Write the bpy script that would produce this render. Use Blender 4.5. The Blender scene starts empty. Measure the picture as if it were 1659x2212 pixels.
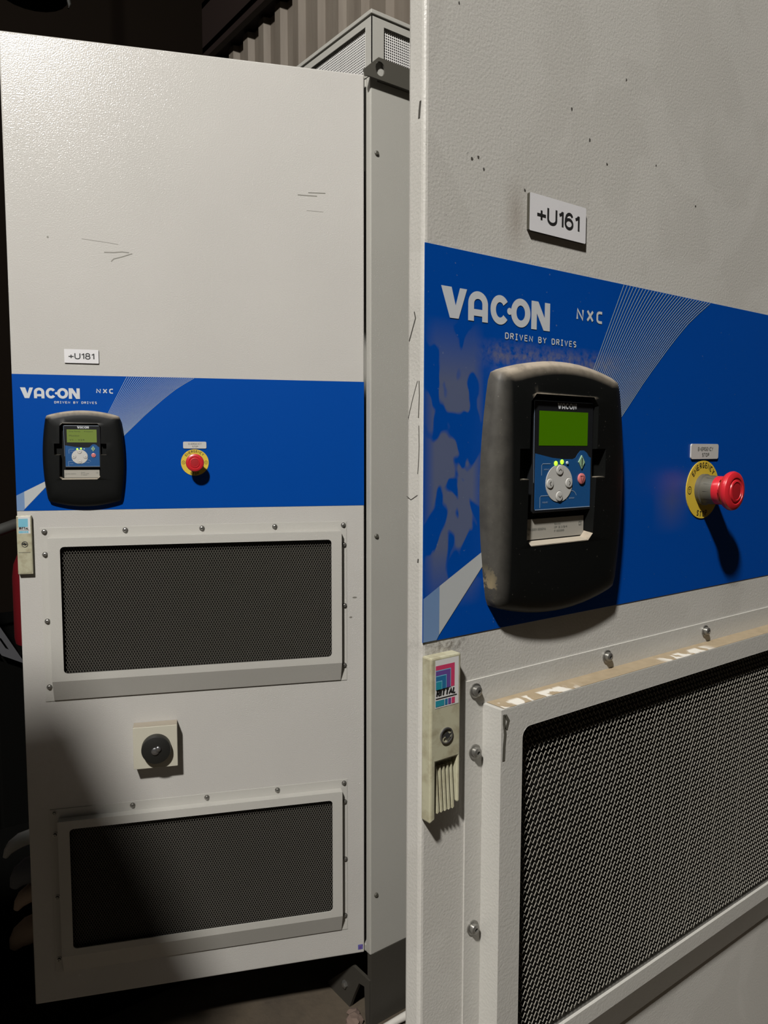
import bpy, bmesh, math, random
from mathutils import Vector, Matrix
from mathutils.geometry import tessellate_polygon

random.seed(7)
C = bpy.context.scene.collection
scn = bpy.context.scene
R = math.radians

# ------------------------------------------------------------------ camera
CAM_H = 1.51944
cam_data = bpy.data.cameras.new('camera')
cam = bpy.data.objects.new('camera', cam_data)
C.objects.link(cam)
cam_data.sensor_fit = 'HORIZONTAL'
cam_data.sensor_width = 36.0
cam_data.lens = 1651.836 / 1659.0 * 36.0
cam_data.clip_start = 0.02
yaw_fwd = R(90 + 52.970172)                      # world azimuth of the view
pitch = R(-4.775147)
fwd = Vector((math.cos(pitch) * math.cos(yaw_fwd), math.cos(pitch) * math.sin(yaw_fwd), math.sin(pitch)))
right = Vector((math.sin(yaw_fwd), -math.cos(yaw_fwd), 0.0))
up = right.cross(fwd)
roll = R(0.0976)
r2 = right * math.cos(roll) + up * math.sin(roll)
u2 = up * math.cos(roll) - right * math.sin(roll)
rot = Matrix((r2, u2, -fwd)).transposed().to_4x4()
cam.matrix_world = Matrix.Translation((0, 0, CAM_H)) @ rot
scn.camera = cam

# ------------------------------------------------------------------ world, lamp, exposure
w = bpy.data.worlds.new('hall_night')
scn.world = w
w.use_nodes = True
w.node_tree.nodes['Background'].inputs[0].default_value = (1.0, 0.93, 0.80, 1)
w.node_tree.nodes['Background'].inputs[1].default_value = 0.0055

LAMP = Vector((1.11, -2.05, 5.045))
lamp_data = bpy.data.lights.new('hall_lamp_light', 'POINT')
lamp_data.energy = 1800
lamp_data.color = (1.0, 0.97, 0.925)
lamp_data.shadow_soft_size = 0.15
lamp = bpy.data.objects.new('hall_lamp_light', lamp_data)
lamp.location = LAMP
C.objects.link(lamp)

scn.view_settings.view_transform = 'Standard'
scn.view_settings.look = 'None'
scn.view_settings.exposure = 0.0
scn.view_settings.gamma = 1.0
scn.view_settings.use_curve_mapping = False

# ------------------------------------------------------------------ materials
def lin(r, g, b):
    f = lambda c: c / 12.92 if c <= 0.04045 else ((c + 0.055) / 1.055) ** 2.4
    return (f(r / 255), f(g / 255), f(b / 255), 1)

ALB = 0.66      # all body colours darkened to keep bounced light out of the shadows

def mat(name, col, rough=0.5, metal=0.0, spec=0.5, emit=None, estr=0.0):
    m = bpy.data.materials.new(name)
    m.use_nodes = True
    b = m.node_tree.nodes['Principled BSDF']
    b.inputs['Base Color'].default_value = (col[0] * ALB, col[1] * ALB, col[2] * ALB, 1)
    b.inputs['Roughness'].default_value = rough
    b.inputs['Metallic'].default_value = metal
    b.inputs['Specular IOR Level'].default_value = spec
    if emit:
        b.inputs['Emission Color'].default_value = (*emit, 1)
        b.inputs['Emission Strength'].default_value = estr
    return m

class NT:
    def __init__(s, m):
        s.t = m.node_tree
        s.b = s.t.nodes['Principled BSDF']
        s.co = s.n('ShaderNodeTexCoord').outputs['Object']
    def n(s, k, **kw):
        x = s.t.nodes.new(k)
        for a, v in kw.items():
            setattr(x, a, v)
        return x
    def link(s, a, b):
        s.t.links.new(a, b)
    def noise(s, scale, detail=2.0, rough=0.5, co=None, dist=0.0):
        x = s.n('ShaderNodeTexNoise')
        x.inputs['Scale'].default_value = scale
        x.inputs['Detail'].default_value = detail
        x.inputs['Roughness'].default_value = rough
        x.inputs['Distortion'].default_value = dist
        s.link(co or s.co, x.inputs['Vector'])
        return x.outputs['Fac']
    def ramp(s, fac, lo, hi, a=0.0, b=1.0):
        x = s.n('ShaderNodeMapRange')
        x.inputs[1].default_value = lo; x.inputs[2].default_value = hi
        x.inputs[3].default_value = a; x.inputs[4].default_value = b
        s.link(fac, x.inputs[0])
        return x.outputs[0]
    def math(s, op, a, b=None):
        x = s.n('ShaderNodeMath', operation=op)
        for i, v in enumerate((a, b)):
            if v is None:
                continue
            if isinstance(v, (int, float)):
                x.inputs[i].default_value = v
            else:
                s.link(v, x.inputs[i])
        return x.outputs[0]
    def mix(s, fac, a, b):
        x = s.n('ShaderNodeMix', data_type='RGBA')
        for k, v in ((0, fac), (6, a), (7, b)):
            if isinstance(v, (int, float)):
                x.inputs[k].default_value = v
            elif isinstance(v, tuple):
                x.inputs[k].default_value = (v[0] * ALB, v[1] * ALB, v[2] * ALB, 1)
            else:
                s.link(v, x.inputs[k])
        return x.outputs[2]
    def xyz(s):
        x = s.n('ShaderNodeSeparateXYZ')
        s.link(s.co, x.inputs[0])
        return x.outputs
    def bump(s, h, dist, strength=1.0):
        x = s.n('ShaderNodeBump')
        x.inputs['Distance'].default_value = dist
        x.inputs['Strength'].default_value = strength
        s.link(h, x.inputs['Height'])
        s.link(x.outputs[0], s.b.inputs['Normal'])
    def box(s, ax, c, half, soft):
        d = s.math('ABSOLUTE', s.math('SUBTRACT', ax, c))
        return s.ramp(d, half, half - soft)

def powder(name, col, rough=0.24, bump=0.00022, scale=420, dirt=None):
    """textured powder coat: fine orange peel that breaks highlights into sparkles"""
    m = mat(name, col, rough)
    t = NT(m)
    h = t.noise(scale, 1.5, 0.5)
    t.bump(h, bump)
    base = t.mix(t.ramp(t.noise(3.0, 3), 0.35, 0.7), col, tuple(c * 0.95 for c in col[:3]))
    if dirt:
        base = dirt(t, base)
    t.link(base, t.b.inputs['Base Color'])
    return m

GREY = (0.60, 0.582, 0.545, 1)

def near_dirt(t, base):
    x, y, z = t.xyz()
    # brownish hand smudge left of the plate, specks of grime around it
    sm = t.math('MULTIPLY', t.box(x, 0.098, 0.016, 0.016), t.box(z, 1.517, 0.035, 0.03))
    sm = t.math('MULTIPLY', sm, 0.35)
    base = t.mix(sm, base, (0.20, 0.13, 0.08))
    sp = t.ramp(t.noise(260, 2, 0.6), 0.70, 0.76)
    area = t.math('MULTIPLY', t.box(x, 0.05, 0.12, 0.08), t.box(z, 1.53, 0.08, 0.05))
    base = t.mix(t.math('MULTIPLY', t.math('MULTIPLY', sp, area), 0.8), base, (0.05, 0.045, 0.04))
    # grime under the blue strip by the lock
    gr = t.math('MULTIPLY', t.box(x, 0.025, 0.03, 0.02), t.box(z, 1.172, 0.012, 0.01))
    gr = t.math('MULTIPLY', gr, t.ramp(t.noise(180, 3, 0.7), 0.42, 0.62))
    base = t.mix(t.math('MULTIPLY', gr, 0.7), base, (0.09, 0.07, 0.05))
    cl = t.ramp(t.noise(9, 3, 0.5, dist=0.6), 0.46, 0.52)
    base = t.mix(t.math('MULTIPLY', cl, 0.10), base, (0.30, 0.28, 0.24))
    return base

M = {}
M['door_far'] = powder('grey_powder_coat', GREY, rough=0.19, bump=0.00045, scale=330)
M['door_near'] = powder('grey_powder_coat_dusty', (0.63, 0.612, 0.565, 1), rough=0.34, dirt=near_dirt)
M['cover'] = powder('grey_cover_coat', (0.58, 0.565, 0.52, 1), rough=0.32)
M['side'] = powder('side_panel_coat', (0.50, 0.49, 0.445, 1), rough=0.4)
M['plinth'] = mat('plinth_dark_paint', (0.055, 0.05, 0.04), 0.55)
M['lug'] = mat('dark_grey_bracket_paint', (0.085, 0.08, 0.065), 0.5)
M['zinc'] = mat('zinc_sheet', (0.88, 0.87, 0.84), 0.4, 0.0)
M['steel'] = mat('screw_steel', (0.42, 0.41, 0.38), 0.32, 0.85)
M['black_void'] = mat('black_inside', (0.012, 0.012, 0.011), 0.9)
M['filter'] = mat('dark_filter_mat', (0.012, 0.011, 0.009), 0.95, spec=0.1)
M['mesh'] = mat('expanded_steel', (0.34, 0.32, 0.275), 0.5, 0.1)
M['white_print'] = mat('pale_print', (0.62, 0.64, 0.66), 0.5)
M['line_print'] = mat('light_blue_line_print', (0.30, 0.40, 0.55), 0.5)
M['beam_blue'] = mat('pale_blue_print', (0.17, 0.28, 0.48), 0.45)
M['beam_white'] = mat('pale_grey_print', (0.50, 0.52, 0.52), 0.45)
M['plate_white'] = mat('white_plate', (0.80, 0.79, 0.80), 0.4)
M['plate_edge'] = mat('white_plate_dark', (0.05, 0.045, 0.03), 0.6)
M['black_print'] = mat('black_print', (0.015, 0.015, 0.015), 0.5)
M['grey_print'] = mat('grey_print', (0.16, 0.17, 0.15), 0.5)
M['unit_black'] = mat('unit_black', (0.012, 0.013, 0.015), 0.35)
M['keypad_blue'] = mat('keypad_blue', (0.012, 0.09, 0.27), 0.4)
M['key_grey'] = mat('key_grey', (0.58, 0.57, 0.54), 0.5)
M['key_green'] = mat('key_green', (0.33, 0.52, 0.33), 0.4)
M['key_red'] = mat('key_red', (0.75, 0.22, 0.22), 0.4)
M['led_on'] = mat('led_lit', (0.3, 0.6, 0.05), 0.4, emit=(0.45, 1.0, 0.03), estr=1.3)
M['led_off'] = mat('led_unlit', (0.55, 0.62, 0.70), 0.3)
M['screen_near'] = mat('green_screen', (0.02, 0.05, 0.0), 0.35, spec=0.15, emit=(0.32, 1.0, 0.0), estr=0.075)
M['screen_far'] = mat('olive_screen', (0.16, 0.20, 0.05), 0.3, emit=(0.40, 0.9, 0.05), estr=0.05)
M['screen_text'] = mat('screen_text', (0.05, 0.06, 0.02), 0.5)
M['rating'] = mat('rating_label', (0.40, 0.38, 0.33), 0.5)
M['yellow'] = mat('warning_yellow', (0.74, 0.53, 0.05), 0.45)
M['red_button'] = mat('red_button', (0.62, 0.02, 0.03), 0.32)
M['red_dark'] = mat('red_button_cap', (0.42, 0.012, 0.018), 0.4)
M['collar'] = mat('grey_collar', (0.10, 0.095, 0.075), 0.5)
M['lock_cream'] = mat('cream_plastic', (0.52, 0.50, 0.36), 0.42)
M['switch_cream'] = mat('switch_cream', (0.62, 0.59, 0.48), 0.42)
M['knob_black'] = mat('knob_black', (0.014, 0.014, 0.012), 0.45)
M['chrome'] = mat('chrome', (0.45, 0.45, 0.46), 0.25, 0.9)
M['st_white'] = mat('sticker_white', (0.75, 0.74, 0.72), 0.4)
M['st_red'] = mat('sticker_red', (0.62, 0.05, 0.14), 0.4)
M['st_violet'] = mat('sticker_violet', (0.14, 0.07, 0.30), 0.4)
M['st_blue'] = mat('sticker_blue', (0.02, 0.16, 0.34), 0.4)
M['st_teal'] = mat('sticker_teal', (0.02, 0.28, 0.36), 0.4)
M['st_sky'] = mat('sticker_sky', (0.20, 0.52, 0.66), 0.4)
M['id_blue'] = mat('id_sticker', (0.14, 0.14, 0.42), 0.4)
M['scratch_far'] = mat('light_scratch', (0.22, 0.21, 0.18), 0.4)
M['scratch'] = mat('scratched_paint', (0.07, 0.065, 0.055), 0.6)
M['scuff_pale'] = mat('scuffed_white', (0.78, 0.76, 0.72), 0.4)

def lock_mat():
    m = M['lock_cream']; t = NT(m)
    f = t.ramp(t.noise(70, 4, 0.65), 0.45, 0.7)
    t.link(t.mix(t.math('MULTIPLY', f, 0.6), (0.50, 0.48, 0.34), (0.26, 0.22, 0.13)), t.b.inputs['Base Color'])
lock_mat()

def housing_mat(name, dusty):
    m = mat(name, (0.012, 0.012, 0.012), 0.5, spec=0.16)
    t = NT(m)
    g = t.n('ShaderNodeNewGeometry')
    s = t.n('ShaderNodeSeparateXYZ'); t.link(g.outputs['Normal'], s.inputs[0])
    top = t.ramp(s.outputs[2], 0.25, 0.7)
    n = t.noise(60, 4, 0.65)
    c = t.mix(t.math('MULTIPLY', top, t.ramp(n, 0.25, 0.55, 0.55, 1.0)), (0.004, 0.0045, 0.0042), (0.42, 0.36, 0.28))
    if dusty:
        x, y, z = t.xyz()
        side = t.math('MULTIPLY', t.ramp(x, 0.080, 0.068), 0.95)
        c = t.mix(t.math('MULTIPLY', side, t.ramp(n, 0.3, 0.62, 0.65, 1.0)), c, (0.085, 0.08, 0.069))
        foot = t.math('MULTIPLY', t.ramp(x, 0.070, 0.066), t.math('MULTIPLY', t.ramp(z, 1.235, 1.215), t.ramp(t.noise(95, 3, 0.7), 0.47, 0.53)))
        c = t.mix(foot, c, (0.30, 0.24, 0.14))
        sp = t.ramp(t.noise(420, 1.5), 0.74, 0.78)
        c = t.mix(t.math('MULTIPLY', sp, 0.35), c, (0.25, 0.23, 0.2))
    t.link(c, t.b.inputs['Base Color'])
    return m
M['housing_far'] = housing_mat('black_housing', False)
M['housing_near'] = housing_mat('black_housing_dusty', True)
M['dust_lip'] = mat('dusty_lip', (0.42, 0.37, 0.29), 0.8)

BLUE = (0.0, 0.066, 0.37, 1)
def brand_mat(name, dusty):
    m = mat(name, BLUE, 0.30, spec=0.22)
    t = NT(m)
    c = BLUE
    if dusty:
        x, y, z = t.xyz()
        mp = t.n('ShaderNodeMapping'); mp.inputs['Scale'].default_value = (1, 1, 0.6)
        t.link(t.co, mp.inputs[0])
        n = t.noise(34, 2.0, 0.5, co=mp.outputs[0], dist=0.35)
        blot = t.ramp(n, 0.455, 0.485)
        area = t.math('MULTIPLY', t.box(x, 0.032, 0.032, 0.012), t.box(z, 1.315, 0.115, 0.05))
        c = t.mix(t.math('MULTIPLY', t.math('MULTIPLY', blot, area), 0.70), BLUE, (0.155, 0.16, 0.165))
        top = t.math('MULTIPLY', t.box(x, 0.15, 0.10, 0.03), t.box(z, 1.405, 0.014, 0.012))
        top = t.math('MULTIPLY', top, t.ramp(t.noise(150, 3, 0.7), 0.35, 0.65))
        c = t.mix(t.math('MULTIPLY', top, 0.6), c, (0.22, 0.20, 0.17))
        ring = t.math('MULTIPLY', t.box(x, 0.335, 0.035, 0.035), t.box(z, 1.275, 0.035, 0.035))
        c = t.mix(t.math('MULTIPLY', ring, 0.4), c, (0.13, 0.115, 0.10))
        c = t.mix(t.math('MULTIPLY', t.ramp(t.noise(330, 1.5), 0.735, 0.77), 0.35), c, (0.25, 0.28, 0.33))
        t.link(c, t.b.inputs['Base Color'])
    return m
M['brand_far'] = brand_mat('blue_foil', False)
M['brand_near'] = brand_mat('blue_foil_dusty', True)

def dust_mat():
    m = mat('tan_dust', (0.34, 0.27, 0.17), 0.95, spec=0.05)
    t = NT(m)
    mp = t.n('ShaderNodeMapping')
    mp.inputs['Scale'].default_value = (1.0, 0.45, 1.0)
    mp.inputs['Rotation'].default_value = (0, 0, R(35))
    t.link(t.co, mp.inputs[0])
    x, y, z = t.xyz()
    st = t.ramp(t.noise(95, 2, 0.5, co=mp.outputs[0]), 0.47, 0.52)
    near = t.math('MAXIMUM', t.ramp(x, 0.175, 0.150), t.box(x, 0.345, 0.05, 0.015))
    st = t.math('MULTIPLY', t.math('MULTIPLY', st, near), t.ramp(y, -0.008, -0.011))
    c = t.mix(st, t.mix(t.noise(120, 3), (0.30, 0.235, 0.15), (0.42, 0.34, 0.23)), (0.72, 0.69, 0.62))
    t.link(c, t.b.inputs['Base Color'])
    return m
M['dust'] = dust_mat()

# ------------------------------------------------------------------ mesh helpers
def new_bm():
    return bmesh.new()

def to_obj(name, bm, m, parent=None, smooth=False, bevel=0.0, seg=2):
    me = bpy.data.meshes.new(name)
    bm.normal_update()
    bm.to_mesh(me); bm.free()
    return link(name, me, m, parent, smooth, bevel, seg)

def link(name, me, m, parent=None, smooth=False, bevel=0.0, seg=2):
    o = bpy.data.objects.new(name, me)
    C.objects.link(o)
    ms = m if isinstance(m, (list, tuple)) else [m]
    if not me.materials:
        for k in ms:
            me.materials.append(k)
    if parent is not None:
        o.parent = parent
    if smooth:
        for p in me.polygons:
            p.use_smooth = True
        try:
            me.set_sharp_from_angle(angle=R(38))
        except Exception:
            pass
    if bevel:
        b = o.modifiers.new('edge_rounding', 'BEVEL')
        b.width = bevel; b.segments = seg; b.limit_method = 'ANGLE'; b.angle_limit = R(40)
        b.harden_normals = False
    return o

def box(bm, x0, x1, y0, y1, z0, z1, mi=0):
    vs = [bm.verts.new((x, y, z)) for x in (x0, x1) for y in (y0, y1) for z in (z0, z1)]
    for q in ((0, 1, 3, 2), (4, 6, 7, 5), (0, 4, 5, 1), (2, 3, 7, 6), (0, 2, 6, 4), (1, 5, 7, 3)):
        f = bm.faces.new([vs[i] for i in q]); f.material_index = mi
    return vs

def P(u, v, n):            # door coordinates: u from the lock edge, v up, n out of the face
    return (u, -n, v)

def poly(bm, pts, n, mi=0):
    f = bm.faces.new([bm.verts.new(P(u, v, n)) for u, v in pts]); f.material_index = mi
    return f

def prism(bm, pts, n0, n1, mi=0):
    """flat outline (counter-clockwise in u, v) given a thickness"""
    a = [bm.verts.new(P(u, v, n0)) for u, v in pts]
    b = [bm.verts.new(P(u, v, n1)) for u, v in pts]
    k = len(pts)
    bm.faces.new(b).material_index = mi
    bm.faces.new(a[::-1]).material_index = mi
    for i in range(k):
        bm.faces.new((a[i], a[(i + 1) % k], b[(i + 1) % k], b[i])).material_index = mi

def rrect(u0, u1, v0, v1, r, k=4):
    pts = []
    for cx, cy, a0 in ((u1 - r, v0 + r, -90), (u1 - r, v1 - r, 0), (u0 + r, v1 - r, 90), (u0 + r, v0 + r, 180)):
        for i in range(k + 1):
            a = R(a0 + 90 * i / k)
            pts.append((cx + r * math.cos(a), cy + r * math.sin(a)))
    return pts

def ell(cu, cv, ru, rv, k=40, a0=0, a1=360):
    full = abs(a1 - a0) >= 360
    return [(cu + ru * math.cos(R(a0 + (a1 - a0) * i / (k if full else k - 1))),
             cv + rv * math.sin(R(a0 + (a1 - a0) * i / (k if full else k - 1)))) for i in range(k)]

def ring(bm, cu, cv, ro_u, ro_v, ri_u, ri_v, n, a0=0, a1=360, k=40, mi=0):
    for i in range(k):
        s, e = R(a0 + (a1 - a0) * i / k), R(a0 + (a1 - a0) * (i + 1) / k)
        f = bm.faces.new([bm.verts.new(P(cu + ru * math.cos(a), cv + rv * math.sin(a), n)) for ru, rv, a in
                          ((ri_u, ri_v, s), (ro_u, ro_v, s), (ro_u, ro_v, e), (ri_u, ri_v, e))])
        f.material_index = mi

def stroke(bm, pts, wd, n, mi=0):
    L, Rr = [], []
    for i, p in enumerate(pts):
        a = Vector(pts[max(0, i - 1)]); b = Vector(pts[min(len(pts) - 1, i + 1)])
        d = (b - a).normalized(); q = Vector((-d.y, d.x)) * wd / 2
        L.append(Vector(p) + q); Rr.append(Vector(p) - q)
    for i in range(len(pts) - 1):
        f = bm.faces.new([bm.verts.new(P(x.x, x.y, n)) for x in (Rr[i], Rr[i + 1], L[i + 1], L[i])])
        f.material_index = mi

def lathe(bm, cu, cv, prof, k=32, mi=0, cap=True):
    """profile of (radius, n) turned about an axis normal to the door"""
    rows = []
    for r, n in prof:
        rows.append([bm.verts.new(P(cu + r * math.cos(2 * math.pi * i / k), cv + r * math.sin(2 * math.pi * i / k), n)) for i in range(k)])
    for a, b in zip(rows, rows[1:]):
        for i in range(k):
            bm.faces.new((a[i], a[(i + 1) % k], b[(i + 1) % k], b[i])).material_index = mi
    if cap:
        bm.faces.new(rows[-1]).material_index = mi
        bm.faces.new(rows[0][::-1]).material_index = mi

TXT = {}
def glyphs(s, bold=0.0):
    key = (s, bold)
    if key not in TXT:
        cu = bpy.data.curves.new('lettering_curve', 'FONT')
        cu.body = s; cu.size = 1.0; cu.resolution_u = 4; cu.offset = bold; cu.fill_mode = 'FRONT'
        ob = bpy.data.objects.new('lettering_curve', cu)
        C.objects.link(ob)
        dg = bpy.context.evaluated_depsgraph_get()
        me = bpy.data.meshes.new_from_object(ob.evaluated_get(dg))
        vs = [(v.co.x, v.co.y) for v in me.vertices]
        fs = [tuple(p.vertices) for p in me.polygons]
        bpy.data.objects.remove(ob); bpy.data.curves.remove(cu); bpy.data.meshes.remove(me)
        x0 = min(v[0] for v in vs); x1 = max(v[0] for v in vs)
        y0 = min(v[1] for v in vs); y1 = max(v[1] for v in vs)
        TXT[key] = ([((x - x0) / (x1 - x0), (y - y0) / (y1 - y0)) for x, y in vs], fs)
    return TXT[key]

def text(bm, s, u0, u1, v0, v1, n, bold=0.0, shear=0.0, mi=0, xf=None):
    vs, fs = glyphs(s, bold)
    out = []
    for x, y in vs:
        p = (u0 + (u1 - u0) * x + shear * (v1 - v0) * y, v0 + (v1 - v0) * y)
        if xf:
            p = xf(*p)
        out.append(bm.verts.new(P(p[0], p[1], n)))
    for f in fs:
        try:
            fc = bm.faces.new([out[i] for i in f]); fc.material_index = mi
            fc.normal_update()
            if fc.normal.y > 0:
                fc.normal_flip()
        except ValueError:
            pass

def _arc(cx, cy, rx, ry, a0, a1, k=12):
    return [(cx + rx * math.cos(R(a0 + (a1 - a0) * i / k)), cy + ry * math.sin(R(a0 + (a1 - a0) * i / k))) for i in range(k + 1)]
SF = {
    '+': (.62, [[(.31, .10), (.31, .72)], [(0, .41), (.62, .41)]]),
    'U': (.60, [[(0, 1)] + _arc(.30, .30, .30, .30, 180, 360) + [(.60, 1)]]),
    '1': (.36, [[(.06, .74), (.20, .82), (.30, .96), (.30, .98)], [(.31, 1), (.31, 0)]]),
    '6': (.54, [_arc(.27, .31, .27, .31, 0, 360, 24), [(0, .33), (.015, .60), (.08, .84), (.20, .97), (.32, 1), (.43, .95), (.51, .82)]]),
    '8': (.54, [_arc(.27, .265, .27, .265, 0, 360, 24), _arc(.27, .765, .225, .235, 0, 360, 24)]),
    'N': (.62, [[(0, 0), (0, 1), (.62, 0), (.62, 1)]]),
    'X': (.62, [[(0, 0), (.62, 1)], [(0, 1), (.62, 0)]]),
    'C': (.56, [[(.56, 1), (.28, 1)] + _arc(.28, .72, .28, .28, 90, 180) + _arc(.28, .28, .28, .28, 180, 270) + [(.56, 0)]]),
    'D': (.56, [[(0, 0), (0, 1), (.26, 1)] + _arc(.26, .70, .30, .30, 90, 0) + _arc(.26, .30, .30, .30, 0, -90) + [(0, 0)]]),
    'R': (.54, [[(0, 0), (0, 1), (.30, 1)] + _arc(.30, .76, .24, .24, 90, -90) + [(0, .52)], [(.27, .52), (.54, 0)]]),
    'I': (.40, [[(.20, 0), (.20, 1)], [(0, 0), (.40, 0)], [(0, 1), (.40, 1)]]),
    'J': (.10, [[(.05, 0), (.05, 1)]]),
    'V': (.60, [[(0, 1), (.30, 0), (.60, 1)]]),
    'E': (.50, [[(.50, 1), (0, 1), (0, 0), (.50, 0)], [(0, .5), (.44, .5)]]),
    'B': (.54, [[(0, 0), (0, 1), (.28, 1)] + _arc(.28, .765, .235, .235, 90, -90) + [(0, .53)], [(.26, .53)] + _arc(.28, .265, .26, .265, 90, -90) + [(0, 0)]]),
    'Y': (.60, [[(0, 1), (.30, .48), (.60, 1)], [(.30, .48), (.30, 0)]]),
    'S': (.52, [[(.50, .90)] + _arc(.26, .75, .25, .25, 50, 270) + _arc(.26, .25, .26, .25, 90, -130)]),
    'A': (.62, [[(0, 0), (.31, 1), (.62, 0)], [(.11, .34), (.51, .34)]]),
    'T': (.56, [[(.28, 0), (.28, 1)], [(0, 1), (.56, 1)]]),
    'L': (.46, [[(0, 1), (0, 0), (.46, 0)]]),
    'M': (.70, [[(0, 0), (0, 1), (.35, .25), (.70, 1), (.70, 0)]]),
    'G': (.60, [_arc(.30, .5, .30, .5, 50, 360, 20) + [(.32, .5)]]),
    'O': (.60, [_arc(.30, .5, .30, .5, 0, 360, 24)]),
    'P': (.54, [[(0, 0), (0, 1), (.30, 1)] + _arc(.30, .74, .24, .26, 90, -90) + [(0, .48)]]),
    ' ': (.40, []),
}
def stext(bm, st, u0, u1, v0, v1, n, wd, shear=0.0, mi=0, gap=.24, xf=None):
    """line lettering fitted into a rectangle"""
    tot = sum(SF[c][0] for c in st) + gap * (len(st) - 1)
    h = v1 - v0 - wd
    k = (u1 - u0 - wd) / tot
    x = 0.0
    for i, c in enumerate(st):
        gw, pls = SF[c]
        for j, pl in enumerate(pls):
            pts = []
            for px, py in pl:
                q = (u0 + wd / 2 + (x + px) * k + shear * h * py, v0 + wd / 2 + py * h)
                pts.append(xf(*q) if xf else q)
            stroke(bm, pts, wd, n + .00003 * j, mi)
        x += gw + gap

def brand_word(bm, u0, u1, v0, v1, n):
    """the five heavy letters of the panel's wordmark"""
    Wd, H = u1 - u0, v1 - v0
    X = lambda a: u0 + Wd * a
    Y = lambda a: v0 + H * a
    def g(pts, a, b):
        poly(bm, [(X(a + (b - a) * x), Y(y)) for x, y in pts], n)
    g([(.34, 0), (.68, 0), (1, 1), (.72, 1), (.56, .42), (.40, 1), (0, 1)], 0.0, .217)            # V
    a, b = .228, .402                                                                              # A
    g([(0, 0), (.29, 0), (.29, .58), (0, .58)], a, b); g([(.71, 0), (1, 0), (1, .58), (.71, .58)], a, b)
    g([(.29, .18), (.71, .18), (.71, .40), (.29, .40)], a, b)
    hw = Wd * (b - a) / 2
    ring(bm, X((a + b) / 2), Y(.58), hw, H * .42, hw * .42, H * .17, n, 0, 180, 20)
    c = (.425 + .600) / 2                                                                          # C and its dot
    hw = Wd * .0875
    ring(bm, X(c), Y(.5), hw, H * .5, hw * .44, H * .26, n, 38, 322, 36)
    poly(bm, ell(X(.601), Y(.5), H * .12, H * .12, 20), n)
    c = (.604 + .796) / 2 + .008                                                                   # O
    hw = Wd * .094
    ring(bm, X(c), Y(.5), hw, H * .5, hw * .44, H * .26, n, 0, 360, 40)
    a, b = .812, 1.0                                                                               # N
    g([(0, 0), (.29, 0), (.29, 1), (0, 1)], a, b); g([(.71, 0), (1, 0), (1, 1), (.71, 1)], a, b)
    g([(.66, 0), (1, 0), (.36, 1), (.02, 1)], a, b)

# ------------------------------------------------------------------ shared meshes of both cabinets
CACHE = {}
def cached(name, build):
    if name not in CACHE:
        bm = new_bm(); build(bm)
        me = bpy.data.meshes.new(name)
        bm.normal_update(); bm.to_mesh(me); bm.free()
        CACHE[name] = me
    return CACHE[name]

# expanded metal: upright zigzag strands, 6 x 11 mm cells
def expanded_mesh(u0, u1, v0, v1, n):
    me = bpy.data.meshes.new('mesh_screen')
    vs, fs = [], []
    s, per = 0.003, 0.011
    a = s / 2
    wd, dp = 0.00040, 0.0007
    cols = int((u1 - u0) / s)
    offs = ((0, -1), (.13, -1), (.5, 1), (.63, 1))
    rows = int((v1 - v0) / per) + 1
    for c in range(cols + 1):
        sg = 1 if c % 2 else -1
        b0 = len(vs); k = 0
        for r in range(rows):
            for o, sgn in offs:
                v = v0 + (r + o) * per
                if v > v1:
                    continue
                u = u0 + c * s + sg * sgn * a
                vs += [P(u - wd / 2, v, n), P(u + wd / 2, v, n), P(u + wd / 2, v, n - dp), P(u - wd / 2, v, n - dp)]
                k += 1
        for i in range(k - 1):
            p = b0 + i * 4; q = p + 4
            fs += [(p, p + 1, q + 1, q), (p + 1, p + 2, q + 2, q + 1), (p + 3, p, q, q + 3)]
    me.from_pydata(vs, [], fs)
    me.update()
    return me
SCREEN = expanded_mesh(0.085, 0.718, -0.005, 0.298, 0.012)      # v counted from the opening's lower edge

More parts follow.
